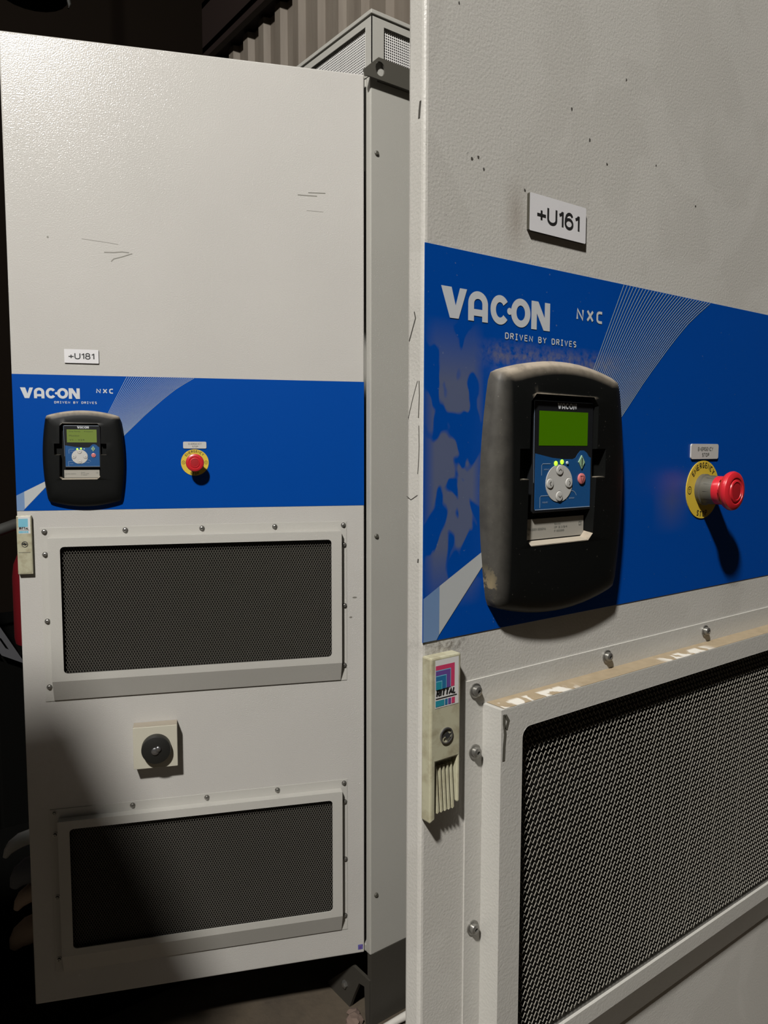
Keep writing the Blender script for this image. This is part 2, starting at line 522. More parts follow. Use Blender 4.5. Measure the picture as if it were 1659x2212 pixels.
def cover_mesh(bm):
    """raised sheet-metal cover with a rounded opening; v counted from the opening's lower edge"""
    fl0, fl1, flb, flt = 0.047, 0.7545, -0.068, 0.335
    # thin flange
    box(bm, fl0, 0.0665, -0.0016, 0, flb, flt); box(bm, 0.7375, fl1, -0.0016, 0, flb, flt)
    box(bm, 0.0665, 0.7375, -0.0016, 0, 0.312, flt); box(bm, 0.0665, 0.7375, -0.0016, 0, flb, -0.064)
    u0, u1, vt, vb, vc, N = 0.066, 0.738, 0.313, -0.017, -0.066, 0.023
    hole = rrect(0.0915, 0.7125, 0, 0.293, 0.009, 5)
    outer = [(u0, vb), (u1, vb), (u1, vt), (u0, vt)]
    tri = tessellate_polygon([[Vector((*p, 0)) for p in outer], [Vector((*p, 0)) for p in hole]])
    allp = outer + hole
    V = [bm.verts.new(P(u, v, N)) for u, v in allp]
    for t in tri:
        f = bm.faces.new([V[i] for i in t]); f.normal_update()
        if f.normal.y > 0:
            f.normal_flip()
    # opening edge turned inwards
    k = len(hole)
    inn = [bm.verts.new(P(u, v, N - 0.003)) for u, v in hole]
    for i in range(k):
        bm.faces.new((V[4 + i], inn[i], inn[(i + 1) % k], V[4 + (i + 1) % k]))
    # sides, top, sloped bottom
    bl, br, tr, tl = V[0], V[1], V[2], V[3]
    g = lambda u, v, n: bm.verts.new(P(u, v, n))
    cbl, cbr = g(u0, vc, 0.004), g(u1, vc, 0.004)
    kbl, kbr = g(u0, vc, 0), g(u1, vc, 0)
    btl, btr = g(u0, vt, 0), g(u1, vt, 0)
    bm.faces.new((tl, tr, btr, btl))
    bm.faces.new((cbl, cbr, br, bl))
    bm.faces.new((kbl, kbr, cbr, cbl))
    bm.faces.new((bl, tl, btl, kbl, cbl))
    bm.faces.new((tr, br, cbr, kbr, btr))

def screw_mesh(bm):
    lathe(bm, 0, 0, [(.0062, 0.0016), (.0062, .0028), (.0044, .0030), (.0046, .0042), (.0040, .0062), (.0026, .0070), (.0016, .0070), (.0014, .0052)], 20)

def housing_outline(ins):
    hw, hh, cw, ch, r = 0.0875 - ins, 0.1085 - ins, 0.0795 - ins, 0.0985 - ins, 0.009
    cu, cv = 0.1475, 0.2945
    pts = []
    def arc(p0, p1, bulge, k):
        for i in range(k + 1):
            t = i / k
            x = p0[0] + (p1[0] - p0[0]) * t; y = p0[1] + (p1[1] - p0[1]) * t
            b = bulge * (1 - (2 * t - 1) ** 2)
            dx, dy = p1[1] - p0[1], -(p1[0] - p0[0]); L = math.hypot(dx, dy)
            pts.append((cu + x + dx / L * b, cv + 1 + y + dy / L * b))
    arc((-cw + r, -ch), (cw - r, -ch), hh - ch, 12)
    arc((cw, -ch + r), (cw, ch - r), hw - cw, 14)
    arc((cw - r, ch), (-cw + r, ch), hh - ch, 12)
    arc((-cw, ch - r), (-cw, -ch + r), hw - cw, 14)
    # soften the four corners
    out = []
    k = len(pts)
    cor = {12: 1, 27: 1, 40: 1, 55: 1}
    for i, p in enumerate(pts):
        out.append(p)
        if i in cor:
            q = pts[(i + 1) % k]
            mx, my = (p[0] + q[0]) / 2, (p[1] + q[1]) / 2
            sx = 1 if mx > cu else -1; sy = 1 if my > cv + 1 else -1
            out.append((mx + sx * r * 0.21, my + sy * r * 0.21))
    return out

RECESS = [(.101, 1.2475), (.175, 1.2475), (.1815, 1.2535), (.1845, 1.303), (.197, 1.303), (.197, 1.3285), (.1850, 1.3285),
          (.1855, 1.366), (.179, 1.3735), (.1045, 1.3735), (.0985, 1.367), (.0975, 1.3285), (.0860, 1.3285), (.0860, 1.303),
          (.0970, 1.303), (.0955, 1.2535)]
def housing_mesh(bm):
    prof = [(0, 0), (0, .009), (.0018, .0125), (.0055, .0158), (.012, .0180), (.021, .0195)]
    rows = []
    for ins, n in prof:
        rows.append([bm.verts.new(P(u, v, n)) for u, v in housing_outline(ins)])
    k = len(rows[0])
    for a, b in zip(rows, rows[1:]):
        for i in range(k):
            bm.faces.new((a[i], a[(i + 1) % k], b[(i + 1) % k], b[i]))
    outer = [(v.co.x, v.co.z) for v in rows[-1]]
    tri = tessellate_polygon([[Vector((*p, 0)) for p in outer], [Vector((*p, 0)) for p in RECESS]])
    rv = [bm.verts.new(P(u, v, .0203)) for u, v in RECESS]
    allv = rows[-1] + rv
    for t in tri:
        f = bm.faces.new([allv[i] for i in t]); f.normal_update()
        if f.normal.y > 0:
            f.normal_flip()
    fl = [bm.verts.new(P(.1412 + (u - .1412) * .97, 1.311 + (v - 1.311) * .965, .0085)) for u, v in RECESS]
    m = len(RECESS)
    for i in range(m):
        bm.faces.new((rv[i], fl[i], fl[(i + 1) % m], rv[(i + 1) % m]))
    f = bm.faces.new(fl); f.normal_update()
    if f.normal.y > 0:
        f.normal_flip()

def perforated(w_, h_, pitch=0.0060, r=0.0021):
    """flat sheet of w x h in the local x-z plane with round holes"""
    me = bpy.data.meshes.new('perforated_screen')
    vs, fs = [], []
    nx, nz = int(w_ / pitch), int(h_ / pitch)
    px, pz = w_ / nx, h_ / nz
    for i in range(nx):
        for j in range(nz):
            cx, cz = (i + .5) * px, (j + .5) * pz
            b = len(vs)
            for k in range(8):
                a = math.pi / 4 * k
                c, s = math.cos(a), math.sin(a)
                m = max(abs(c), abs(s))
                vs.append((cx + c / m * px / 2, 0, cz + s / m * pz / 2))
                vs.append((cx + c * r, 0, cz + s * r))
            for k in range(8):
                k2 = (k + 1) % 8
                fs.append((b + 2 * k, b + 2 * k2, b + 2 * k2 + 1, b + 2 * k + 1))
    me.from_pydata(vs, [], fs); me.update()
    return me

# ------------------------------------------------------------------ tags
def tag(o, label, cat, group=None):
    o['label'] = label; o['category'] = cat
    if group:
        o['group'] = group
    return o

def structure(name, bm, m, **kw):
    o = to_obj(name, bm, m, **kw)
    o['kind'] = 'structure'
    return o

# ------------------------------------------------------------------ the hall
def hall_mats():
    m = mat('hall_floor', (0.10, 0.075, 0.05), 0.85)
    t = NT(m)
    n = t.noise(3.5, 5, 0.65)
    c = t.mix(t.ramp(n, 0.3, 0.75), (0.055, 0.042, 0.028), (0.15, 0.115, 0.075))
    t.link(c, t.b.inputs['Base Color']); t.bump(t.noise(40, 4, 0.6), 0.002)
    M['floor'] = m
    m = mat('cladding_sheet', (0.27, 0.23, 0.185), 0.6)
    t = NT(m)
    mp = t.n('ShaderNodeMapping'); mp.inputs['Scale'].default_value = (1, 1, 0.12)
    t.link(t.co, mp.inputs[0])
    c = t.mix(t.ramp(t.noise(9, 4, 0.6, co=mp.outputs[0]), 0.3, 0.75), (0.34, 0.295, 0.24), (0.23, 0.19, 0.15))
    t.link(c, t.b.inputs['Base Color'])
    M['clad'] = m
    M['dark_wall'] = mat('dark_brown_wall', (0.009, 0.0055, 0.003), 0.9, spec=0.1)
    M['dark_beam'] = mat('dark_red_beam', (0.022, 0.010, 0.007), 0.7)
    M['ceiling'] = mat('dark_ceiling', (0.03, 0.025, 0.02), 0.9)
hall_mats()

bm = new_bm(); box(bm, -6.0, 4.5, -5.0, 2.75, -0.12, 0.0)
structure('floor', bm, M['floor'])
bm = new_bm(); box(bm, -6.0, 4.5, -5.0, 2.75, 6.6, 6.72)
structure('ceiling', bm, M['ceiling'])
bm = new_bm(); box(bm, -6.0, -5.6, -5.0, 2.75, 0, 6.6)
structure('wall_left', bm, M['dark_wall'])

# trapezoid cladding, lower part of the wall behind the cabinets
WY, CT = 2.5, 4.25
bm = new_bm()
prof = []
x = -5.6
while x < -0.45:
    prof += [(x, 0.0), (x + .115, 0.0), (x + .132, -.042), (x + .198, -.042), (x + .215, 0.0)]
    x += .215
for z0, z1 in ((0.0, CT),):
    a = [bm.verts.new((px, WY + py, z0)) for px, py in prof]
    b = [bm.verts.new((px, WY + py, z1)) for px, py in prof]
    c = [bm.verts.new((px, WY + 0.08, z1)) for px, py in prof]
    for i in range(len(prof) - 1):
        if prof[i] != prof[i + 1]:
            bm.faces.new((a[i], a[i + 1], b[i + 1], b[i])); bm.faces.new((b[i], b[i + 1], c[i + 1], c[i]))
structure('wall_back', bm, M['clad'])
bm = new_bm(); box(bm, -5.6, 4.5, 2.62, 2.75, 0, 6.6)
structure('wall_back_upper', bm, M['dark_wall'])
bm = new_bm()
box(bm, -5.25, 4.4, 2.36, 2.62, CT + .02, CT + .06); box(bm, -5.25, 4.4, 2.36, 2.40, CT - .02, CT + .36); box(bm, -5.25, 4.4, 2.36, 2.62, CT + .32, CT + .36)
structure('trim_1', bm, M['dark_beam'])

# ------------------------------------------------------------------ the two cabinets
def cabinet(kind, root_loc, hinge, lock, door_yaw, z_door, dz_plinth, label):
    far = kind == 'far'
    root = bpy.data.objects.new('switchgear_cabinet', None)
    C.objects.link(root)
    root.location = root_loc
    root.empty_display_size = 0.2
    tag(root, label, 'cabinet', 'grey drive cabinets with open doors')
    rl = Vector(root_loc)
    W_, D_, H_ = 0.82, 0.60, 2.20
    zb, zt = dz_plinth, dz_plinth + H_
    # carcass: open-fronted shell, origin at front right corner of the base
    bm = new_bm()
    t = 0.02
    box(bm, -t, 0, 0, D_, zb, zt); box(bm, -W_, -W_ + t, 0, D_, zb, zt)
    box(bm, -W_ + t, -t, D_ - t, D_, zb, zt)
    box(bm, -W_ + t, -t, 0, D_ - t, zb, zb + t); box(bm, -W_ + t, -t, 0, D_ - t, zt - t, zt)
    carc = to_obj('carcass', bm, M['side'], root, bevel=0.003)
    # mounting plate inside
    bm = new_bm(); box(bm, -W_ + .06, -.06, D_ - .06, D_ - .045, zb + .06, zt - .06)
    to_obj('mounting_plate', bm, M['zinc'], root)
    # plinth
    bm = new_bm()
    box(bm, -.018, 0, 0.004, D_, 0, zb); box(bm, -W_, -W_ + .018, 0.004, D_, 0, zb); box(bm, -W_ + .018, -.018, D_ - .018, D_, 0, zb)
    to_obj('plinth', bm, M['plinth'], root)
    for s in (0, 1):
        bm = new_bm()
        pts = [(-.215, 0), (-.095, 0), (-.075, .045), (-.050, .095), (-.026, .100), (-.020, .0), (-.005, .0), (-.003, .128), (-.080, .128)]
        if s:
            pts = [(-W_ - p[0], p[1]) for p in pts][::-1]
        k = len(pts)
        a = [bm.verts.new((px, -.001, pz)) for px, pz in pts]; b = [bm.verts.new((px, .008, pz)) for px, pz in pts]
        bm.faces.new(a); bm.faces.new(b[::-1])
        for i in range(k):
            bm.faces.new((b[i], b[(i + 1) % k], a[(i + 1) % k], a[i]))
        ft = to_obj('plinth_foot', bm, M['plinth'], root)
        bm = new_bm()
        lathe(bm, (-.115 if not s else -W_ + .115), .055, [(.011, 0.001), (.011, .007), (.006, .010)], 6)
        to_obj('bolt', bm, M['steel'], ft)
    # screws down the front of the right side panel
    bm_me = None
    for z in (2.225, 1.30, 0.36):
        bm = new_bm()
        k = 14
        rows = [[bm.verts.new((x_, .018 + r_ * math.cos(2 * math.pi * i / k), z + r_ * math.sin(2 * math.pi * i / k))) for i in range(k)] for r_, x_ in ((.006, 0.0), (.006, .002), (.004, .004))]
        for a, b in zip(rows, rows[1:]):
            for i in range(k):
                bm.faces.new((a[i], a[(i + 1) % k], b[(i + 1) % k], b[i]))
        bm.faces.new(rows[-1])
        to_obj('side_screw', bm, M['collar'], carc)
    # roof vent box: frame, lid, two perforated screens
    h0, h1 = zt, zt + 0.132
    e = .006
    bm = new_bm()
    x0, x1, y0, y1 = -W_, e, -.001, D_
    for px, sx in ((x1, -1), (x0, 1)):
        for py, sy in ((y0, 1), (y1, -1)):
            box(bm, min(px, px + sx * .026), max(px, px + sx * .026), min(py, py + sy * .002), max(py, py + sy * .002), h0, h1)
            box(bm, min(px, px + sx * .002), max(px, px + sx * .002), min(py, py + sy * .036), max(py, py + sy * .036), h0, h1)
    for z0, z1 in ((h1 - .016, h1), (h0, h0 + .012)):
        box(bm, x0 + .026, x1 - .026, y0, y0 + .002, z0, z1)
        box(bm, x1 - .002, x1, y0 + .036, y1 - .036, z0, z1)
        box(bm, x0, x0 + .002, y0 + .036, y1 - .036, z0, z1)
    vent = to_obj('roof_vent', bm, M['side'], root)
    bm = new_bm()
    box(bm, x0 - .004, x1 + .004, y0 - .004, y1 + .004, h1 + .003, h1 + .013)
    box(bm, x0 + .004, x1 - .004, y0 + .004, y1 - .004, h1 - .001, h1 + .003)
    to_obj('vent_lid', bm, M['side'], vent, bevel=.0015)
    if 'perf_f' not in CACHE:
        CACHE['perf_f'] = perforated(W_ - .045, .108)
        CACHE['perf_s'] = perforated(D_ - .065, .108)
    o = link('perforated_screen', CACHE['perf_f'], M['zinc'], vent); o.location = (x0 + .026, y0 + .007, h0 + .010)
    o = link('perforated_screen', CACHE['perf_s'], M['zinc'], vent); o.location = (x1 - .007, y0 + .034, h0 + .010); o.rotation_euler = (0, 0, R(90))
    bm = new_bm(); box(bm, x0 + .06, x1 - .06, y0 + .05, y1 - .03, h0, h1 - .002)
    to_obj('vent_dark_fill', bm, M['black_void'], vent)  # black block filling the vent in place of its unlit inside
    # lifting bracket on the right edge of the roof
    bm = new_bm()
    outl = [(-.030, .0), (-.026, -.014), (-.018, -.012), (D_, -.012), (D_, .038), (.012, .038)]
    hole = ell(.017, .013, .0140, .0165, 20)
    tri = tessellate_polygon([[Vector((*p, 0)) for p in outl], [Vector((*p, 0)) for p in hole]])
    allp = outl + hole
    for xx, fl in ((.016, False), (.011, True)):
        vv = [bm.verts.new((xx, y_, zt + z_)) for y_, z_ in allp]
        for q in tri:
            f = bm.faces.new([vv[i] for i in q]); f.normal_update()
            if (f.normal.x < 0) != fl:
                f.normal_flip()
        if not fl:
            fr = vv
    bk = vv
    for lo, hi in ((0, len(outl)), (len(outl), len(allp))):
        n_ = hi - lo
        for i in range(n_):
            a, b = lo + i, lo + (i + 1) % n_
            bm.faces.new((fr[a], fr[b], bk[b], bk[a]))
    box(bm, 0.0, .011, 0.02, D_, zt - .010, zt - .004)
    to_obj('lifting_bracket', bm, M['lug'], root)

    # ---- the door and all that is fixed to it, in door coordinates
    base = Matrix.Translation(Vector((lock[0], lock[1], z_door)) - rl) @ Matrix.Rotation(door_yaw, 4, 'Z')
    def put(o):
        o.matrix_local = base
        return o
    def part(name, bm, m, **kw):
        return put(to_obj(name, bm, m, root, **kw))
    def partm(name, me, m, **kw):
        return put(link(name, me, m, root, **kw))

    bm = new_bm(); box(bm, 0, 0.8, 0, 0.02, 0, 2.208)
    door = part('door', bm, M['door_far' if far else 'door_near'], bevel=.0035, seg=3)
    for z in (0.25, 1.1, 1.95):
        bm = new_bm(); box(bm, .786, .806, .016, .034, z - .04, z + .04)
        to_obj('hinge', bm, M['lug'], door)

    # scratches
    def mark(fn):
        bm = new_bm(); fn(bm); to_obj('scratch_mark', bm, M['scratch_far' if far else 'scratch'], door)
    if far:
        for pts, wd in (([(.2017, 1.7569), (.222, 1.7575), (.240, 1.7600), (.255, 1.7590)], .0022), ([(.2160, 1.7374), (.222, 1.7435), (.240, 1.7490), (.258, 1.7560), (.262, 1.7570)], .0022),
                        ([(.155, 1.7835), (.205, 1.7790), (.232, 1.7760)], .0009), ([(.6388, 1.9164), (.662, 1.9165), (.685, 1.9170)], .0022), ([(.664, 1.9235), (.7053, 1.9250)], .0022),
                        ([(.660, 1.882), (.70, 1.8815)], .0008)):
            mark(lambda bm: stroke(bm, pts, wd, .0002))
        for c in ((.0846, 1.7826, .0022, .0022), (.775, .945, .006, .0022), (.765, .895, .004, .0022)):
            mark(lambda bm: poly(bm, ell(*c, 10), .0002))
    else:
        rr = random.Random(3)
        for u_, v_ in ((.033, 1.663), (.108, 1.541), (.165, 1.62), (.215, 1.585), (.19, 1.60), (.36, 1.575), (.055, 1.556), (.061, 1.548), (.048, 1.553), (.29, 1.60), (.24, 1.665)):
            mark(lambda bm: poly(bm, [(u_ + .0013 * rr.uniform(.5, 1.2) * math.cos(a), v_ + .0012 * rr.uniform(.5, 1.4) * math.sin(a)) for a in (0, 1, 2, 3, 4, 5)], .0002))
        # paint chipped along the door's edge, on its narrow side
        def edge_line(pts, wd):
            bm = new_bm()
            for (n0, v0), (n1, v1) in zip(pts, pts[1:]):
                bm.faces.new([bm.verts.new((-.0002, y_, z_)) for y_, z_ in ((n0, v0), (n0 + wd, v0), (n1 + wd, v1), (n1, v1))])
            to_obj('scratch_mark', bm, M['scratch'], door)
        edge_line([(.0035, 1.585), (.0045, 1.579), (.005, 1.573)], .0022)
        edge_line([(.010, 1.4325), (.0085, 1.4275), (.016, 1.411)], .0012)
        edge_line([(.004, 1.380), (.0035, 1.369), (.0045, 1.352)], .0009)
        edge_line([(.004, 1.346), (.0035, 1.330), (.004, 1.320), (.005, 1.309)], .0008)
        edge_line([(.006, 1.380), (.012, 1.366), (.017, 1.352)], .0007)
        edge_line([(.005, 1.2925), (.013, 1.2885), (.018, 1.291)], .0013)
        edge_line([(.0035, 1.243), (.0040, 1.240)], .0015)

    # blue brand panel with its prints
    bm = new_bm(); box(bm, .0008, .7992, -.0006, 0, 1.1773, 1.482)
    brand = part('brand_panel', bm, M['brand_far' if far else 'brand_near'])
    n = .0009
    def lettering(bm):
        brand_word(bm, .0167, .1412, 1.4292, 1.4527, n)
        stext(bm, 'NXC', .1762, .2136, 1.4423, 1.4533, n, .0024, gap=.52)
        stext(bm, 'DRIVEN BY DRIVES', .0866, .1769, 1.4182, 1.4237, n, .00105, gap=.42)
    partl = link('lettering', cached('lettering', lettering), M['white_print'], brand)
    def uL(v):                     # left and right edges of the beam of lines
        t = (v - 1.30) / (1.482 - 1.30)
        return .150 + .094 * t
    def uR(v):
        ks = ((1.30, .190), (1.3455, .2318), (1.372, .2585), (1.3953, .2815), (1.4358, .3265), (1.460, .3570), (1.482, .3935))
        for (v0, a), (v1, b) in zip(ks, ks[1:]):
            if v <= v1:
                return a + (b - a) * (v - v0) / (v1 - v0)
        return ks[-1][1]
    def lines(bm):
        for i in range(31):
            s = i / 30
            pts = []
            for j in range(15):
                v = 1.30 + (1.4815 - 1.30) * j / 14
                pts.append((uL(v) + (uR(v) - uL(v)) * s, v))
            stroke(bm, pts, .00095, n)
    link('line_pattern', cached('line_pattern', lines), M['line_print'], brand)
    def beam(bm):
        poly(bm, [(.001, 1.1776), (.0148, 1.1776), (.0175, 1.1815), (.0175, 1.2205), (.001, 1.2120)], n, 0)
        poly(bm, [(.0175, 1.1815), (.0640, 1.2318), (.078, 1.247), (.078, 1.2510), (.0627, 1.2436), (.0175, 1.2205)], n, 1)
    link('beam_pattern', cached('beam_pattern', beam), [M['beam_blue'], M['beam_white']], brand)

    # name plate
    bm = new_bm()
    prism(bm, rrect(.1112, .1838, 1.5090, 1.5396, .0008, 1), 0, .0030)
    bm.faces.ensure_lookup_table()
    for f in bm.faces[1:]:
        f.material_index = 1
    plate = part('name_plate', bm, [M['plate_white'], M['plate_edge']])
    bm = new_bm(); stext(bm, '+U181' if far else '+U161', .1190, .1757, 1.5172, 1.5318, .0032, .0023, gap=.16)
    to_obj('lettering', bm, M['black_print'], plate)

    # control panel
    cp = partm('control_panel', cached('control_panel_' + kind, housing_mesh), M['housing_far' if far else 'housing_near'], smooth=True)
    cp['label'] = 'black bulged keypad housing'
    bm = new_bm(); prism(bm, rrect(.1062, .1838, 1.2745, 1.3690, .002, 2), .009, .0160)
    to_obj('keypad_body', bm, M['unit_black'], cp, bevel=.0006)
    bm = new_bm()
    pts = [(.1088, 1.2776), (.1812, 1.2776), (.1812, 1.3205), (.1785, 1.3215), (.1755, 1.3250), (.1715, 1.3270), (.1670, 1.3268), (.1635, 1.3240), (.1605, 1.3205), (.1570, 1.3195), (.145, 1.3195), (.130, 1.3208), (.1088, 1.3245)]
    prism(bm, pts, .0160, .0163)
    to_obj('keypad_foil', bm, M['keypad_blue'], cp)
    bm = new_bm()
    stroke(bm, [(.1092, 1.2772), (.1812, 1.2772)], .0007, .0163); stroke(bm, [(.1066, 1.3684), (.1834, 1.3684)], .0004, .0162)
    stroke(bm, [(.1072, 1.30), (.1066, 1.3684)], .0004, .0162)
    stroke(bm, [(.1165, 1.3060), (.1165, 1.3145), (.1178, 1.3158), (.1275, 1.3158)], .0006, .0165)
    stroke(bm, [(.1150, 1.2785), (.1150, 1.2875), (.1163, 1.2888), (.1265, 1.2888)], .0006, .0165)
    ring(bm, .1560, 1.2855, .0068, .0068, .0063, .0063, .0165, 20, 190, 16)
    text(bm, 'select', .1192, .1262, 1.3105, 1.3120, .0165); text(bm, 'reset', .1180, .1250, 1.2825, 1.2840, .0165); text(bm, 'enter', .1525, .1600, 1.2850, 1.2865, .0165)
    to_obj('keypad_marks', bm, M['line_print'], cp)
    bm = new_bm()
    brand_word(bm, .1352, .1602, 1.3622, 1.3673, .0163)
    to_obj('lettering', bm, M['white_print'], cp)
    bm = new_bm(); prism(bm, [(.1130, 1.3311), (.1762, 1.3311), (.1762, 1.3601), (.1130, 1.3601)], .0158, .0162)
    scr = to_obj('display', bm, M['screen_far' if far else 'screen_near'], cp)
    if far:
        bm = new_bm()
        text(bm, 'Stop Ready', .118, .142, 1.3540, 1.3570, .0164); text(bm, 'Keypad', .150, .168, 1.3540, 1.3570, .0164)
        text(bm, 'Monitor', .118, .140, 1.3445, 1.3480, .0164); text(bm, 'V1 - V24', .118, .150, 1.3350, 1.3385, .0164)
        to_obj('display_text', bm, M['screen_text'], cp)
    bm = new_bm(); prism(bm, ell(.1390, 1.2990, .0172, .0160, 40), .0163, .0168)
    to_obj('navigation_pad', bm, M['key_grey'], cp)
    for du, dv, ang in ((0, .0112, 90), (0, -.0112, 270), (-.0122, 0, 180), (.0122, 0, 0)):
        bm = new_bm()
        lathe(bm, .1390 + du, 1.2990 + dv, [(.0044, .0168), (.0044, .0172), (.0038, .0176), (.002, .0177)], 24)
        ky = to_obj('key', bm, M['key_grey'], cp)
        bm = new_bm()
        ca, sa = math.cos(R(ang)), math.sin(R(ang))
        f = lambda x, y: (.1390 + du + x * ca - y * sa, 1.2990 + dv + x * sa + y * ca)
        ring(bm, .1390 + du, 1.2990 + dv,   .00475, .00475, .0045, .0045, .01685, 0, 360, 24)
        stroke(bm, [f(-.0006, .0019), f(.0012, 0), f(-.0006, -.0019)], .00055, .0179)
        to_obj('key_mark', bm, M['collar'], cp)
    for k_, (u_, v_, mm) in enumerate(((.1343, 1.3160, 'led_on'), (.1422, 1.3172, 'led_on'), (.1490, 1.3163, 'led_off'))):
        bm = new_bm(); r_ = .0021 if k_ < 2 else .0015
        lathe(bm, u_, v_, [(r_, .0162), (r_, .0168), (r_ * .6, .0173)], 16)
        to_obj('indicator_light', bm, M[mm], cp, smooth=True)
    bm = new_bm(); prism(bm, [(.1722, 1.3168), (.1680, 1.3228), (.1638, 1.3168), (.1680, 1.3108)][::-1], .0163, .0172)
    sk = to_obj('start_key', bm, M['key_green'], cp)
    bm = new_bm(); stroke(bm, [(.1680, 1.3132), (.1680, 1.3204)], .0011, .0174)
    stroke(bm, [(.1659, 1.3046), (.1711, 1.3046), (.1685, 1.2985), (.1659, 1.3046)], .00045, .0178)
    to_obj('key_mark', bm, M['black_print'], cp)
    bm = new_bm(); lathe(bm, .1685, 1.3022, [(.0048, .0163), (.0048, .0172), (.0040, .0176)], 24)
    to_obj('stop_key', bm, M['key_red'], cp, smooth=True)
    bm = new_bm(); prism(bm, [(.1045, 1.2515), (.1795, 1.2515), (.1795, 1.2690), (.1045, 1.2690)], .0086, .0112)
    to_obj('rating_label', bm, M['rating'], cp)
    bm = new_bm()
    text(bm, '380-500V 50/60Hz', .1060, .1290, 1.2592, 1.2612, .0114); text(bm, '5A', .1060, .1085, 1.2552, 1.2572, .0114)
    text(bm, 'Serial', .1400, .1480, 1.2628, 1.2645, .0114); text(bm, 'IP 21/54', .1400, .1570, 1.2597, 1.2614, .0114); text(bm, 'F 00000', .1400, .1530, 1.2566, 1.2582, .0114)
    text(bm, 'CE', .1725, .1765, 1.2605, 1.2640, .0114)
    to_obj('label_print', bm, M['grey_print'], cp)
    # dust lying on the sloped lower lip of the recess and on the two notch ledges
    for q4 in ((P(.1000, 1.2480, .0201), P(.1755, 1.2480, .0201), P(.1745, 1.2505, .0110), P(.1010, 1.2505, .0110)),
               (P(.0866, 1.3037, .0200), P(.0966, 1.3037, .0200), P(.0966, 1.3037, .0135), P(.0870, 1.3037, .0135)),
               (P(.1852, 1.3037, .0200), P(.1964, 1.3037, .0200), P(.1960, 1.3037, .0135), P(.1852, 1.3037, .0135))):
        bm = new_bm(); bm.faces.new([bm.verts.new(q) for q in q4])
        to_obj('dust_ledge', bm, M['dust_lip'], cp)

    # emergency stop
    cu, cv = .391, 1.285
    bm = new_bm()
    lathe(bm, cu, cv, [(.0168, .0012), (.0168, .005), (.0155, .0062), (.0150, .018), (.0146, .0195)], 36)
    for i in range(12):
        a = 2 * math.pi * i / 12
        ca, sa = math.cos(a), math.sin(a)
        vs = [bm.verts.new(P(cu + rr * ca - tt * sa, cv + rr * sa + tt * ca, nn)) for rr, tt, nn in ((.0148, -.0012, .019), (.0148, .0012, .019), (.0157, .0008, .010), (.0157, -.0008, .010))]
        bm.faces.new(vs)
    es = part('emergency_stop', bm, M['collar'], smooth=True)
    es['label'] = 'grey collared emergency stop with red mushroom button'
    bm = new_bm(); prism(bm, ell(cu, cv, .0318, .0310, 56), .0002, .0014)
    to_obj('warning_ring', bm, M['yellow'], es)
    bm = new_bm()
    def arc_text(s, rad, a_mid, step, hgt, flip):
        for i, ch in enumerate(s):
            k_ = i - (len(s) - 1) / 2
            a = R(a_mid) + (k_ * step if flip else -k_ * step)
            rot_ = a + math.pi / 2 if flip else a - math.pi / 2
            c_, s_ = math.cos(rot_), math.sin(rot_)
            ox, oy = cu + rad * math.cos(a), cv + rad * math.sin(a)
            hw = hgt * (.42 if ch in 'MN' else .32)
            stext(bm, ch, -hw, hw, -hgt / 2, hgt / 2, .0016, .0011, xf=lambda x, y: (ox + x * c_ - y * s_, oy + x * s_ + y * c_))
    arc_text('EMERGENCY', .0262, 92, .205, .0062, False)
    to_obj('ring_lettering', bm, M['black_print'], es)
    bm = new_bm()
    arc_text('STOP', .0262, 268, .21, .0062, True)
    to_obj('ring_lettering', bm, M['black_print'], es)
    for sx in (-1, 1):
        bm = new_bm()
        ring(bm, cu + sx * .0258, cv, .0037, .0043, .0030, .0036, .0016, 0, 360, 20)
        stroke(bm, [(cu + sx * .0258 - .0015, cv + .0014), (cu + sx * .0258 + .0015, cv + .0014), (cu + sx * .0258, cv - .0026), (cu + sx * .0258 - .0015, cv + .0014)], .0006, .0016)
        to_obj('ring_symbol', bm, M['black_print'], es)
    bm = new_bm()
    lathe(bm, cu, cv, [(.0150, .0185), (.0150, .0255), (.0145, .0265), (.0150, .0272), (.0188, .0300), (.0202, .0325), (.0205, .0345), (.0196, .0368), (.0170, .0382), (.0140, .0384), (.0135, .0376), (.0118, .0376), (.0112, .0386), (.0095, .0390), (.0090, .0382)], 48)
    for i in range(8):
        a = 2 * math.pi * i / 8
        ca, sa = math.cos(a), math.sin(a)
        vs = [bm.verts.new(P(cu + rr * ca - tt * sa, cv + rr * sa + tt * ca, nn)) for rr, tt, nn in ((.0157, -.0016, .0262), (.0157, .0016, .0262), (.0185, .0016, .0290), (.0185, -.0016, .0290))]
        bm.faces.new(vs)
    to_obj('button_head', bm, M['red_button'], es, smooth=True)
    bm = new_bm(); lathe(bm, cu, cv, [(.0088, .0380), (.0088, .0384), (.005, .0386)], 32)
    to_obj('button_cap', bm, M['red_dark'], es, smooth=True)
    # small plate above it
    bm = new_bm(); prism(bm, rrect(.3650, .4180, 1.3178, 1.3338, .0025, 4), 0, .0020)
    sg = part('sign_plate', bm, M['key_grey'])
    bm = new_bm()
    stext(bm, 'EMERGENCY', .3770, .4070, 1.3265, 1.3305, .0022, .0007); stext(bm, 'STOP', .3855, .3995, 1.3203, 1.3243, .0022, .0007)
    to_obj('lettering', bm, M['grey_print'], sg)

    # lock handle at the door's left edge
    u0, u1, vb, vt = .0004, .0318, 1.0345, 1.1672
    bm = new_bm()
    out = [(u0, vb), (u1, vb + .003), (u1, vt), (u0, vt)]
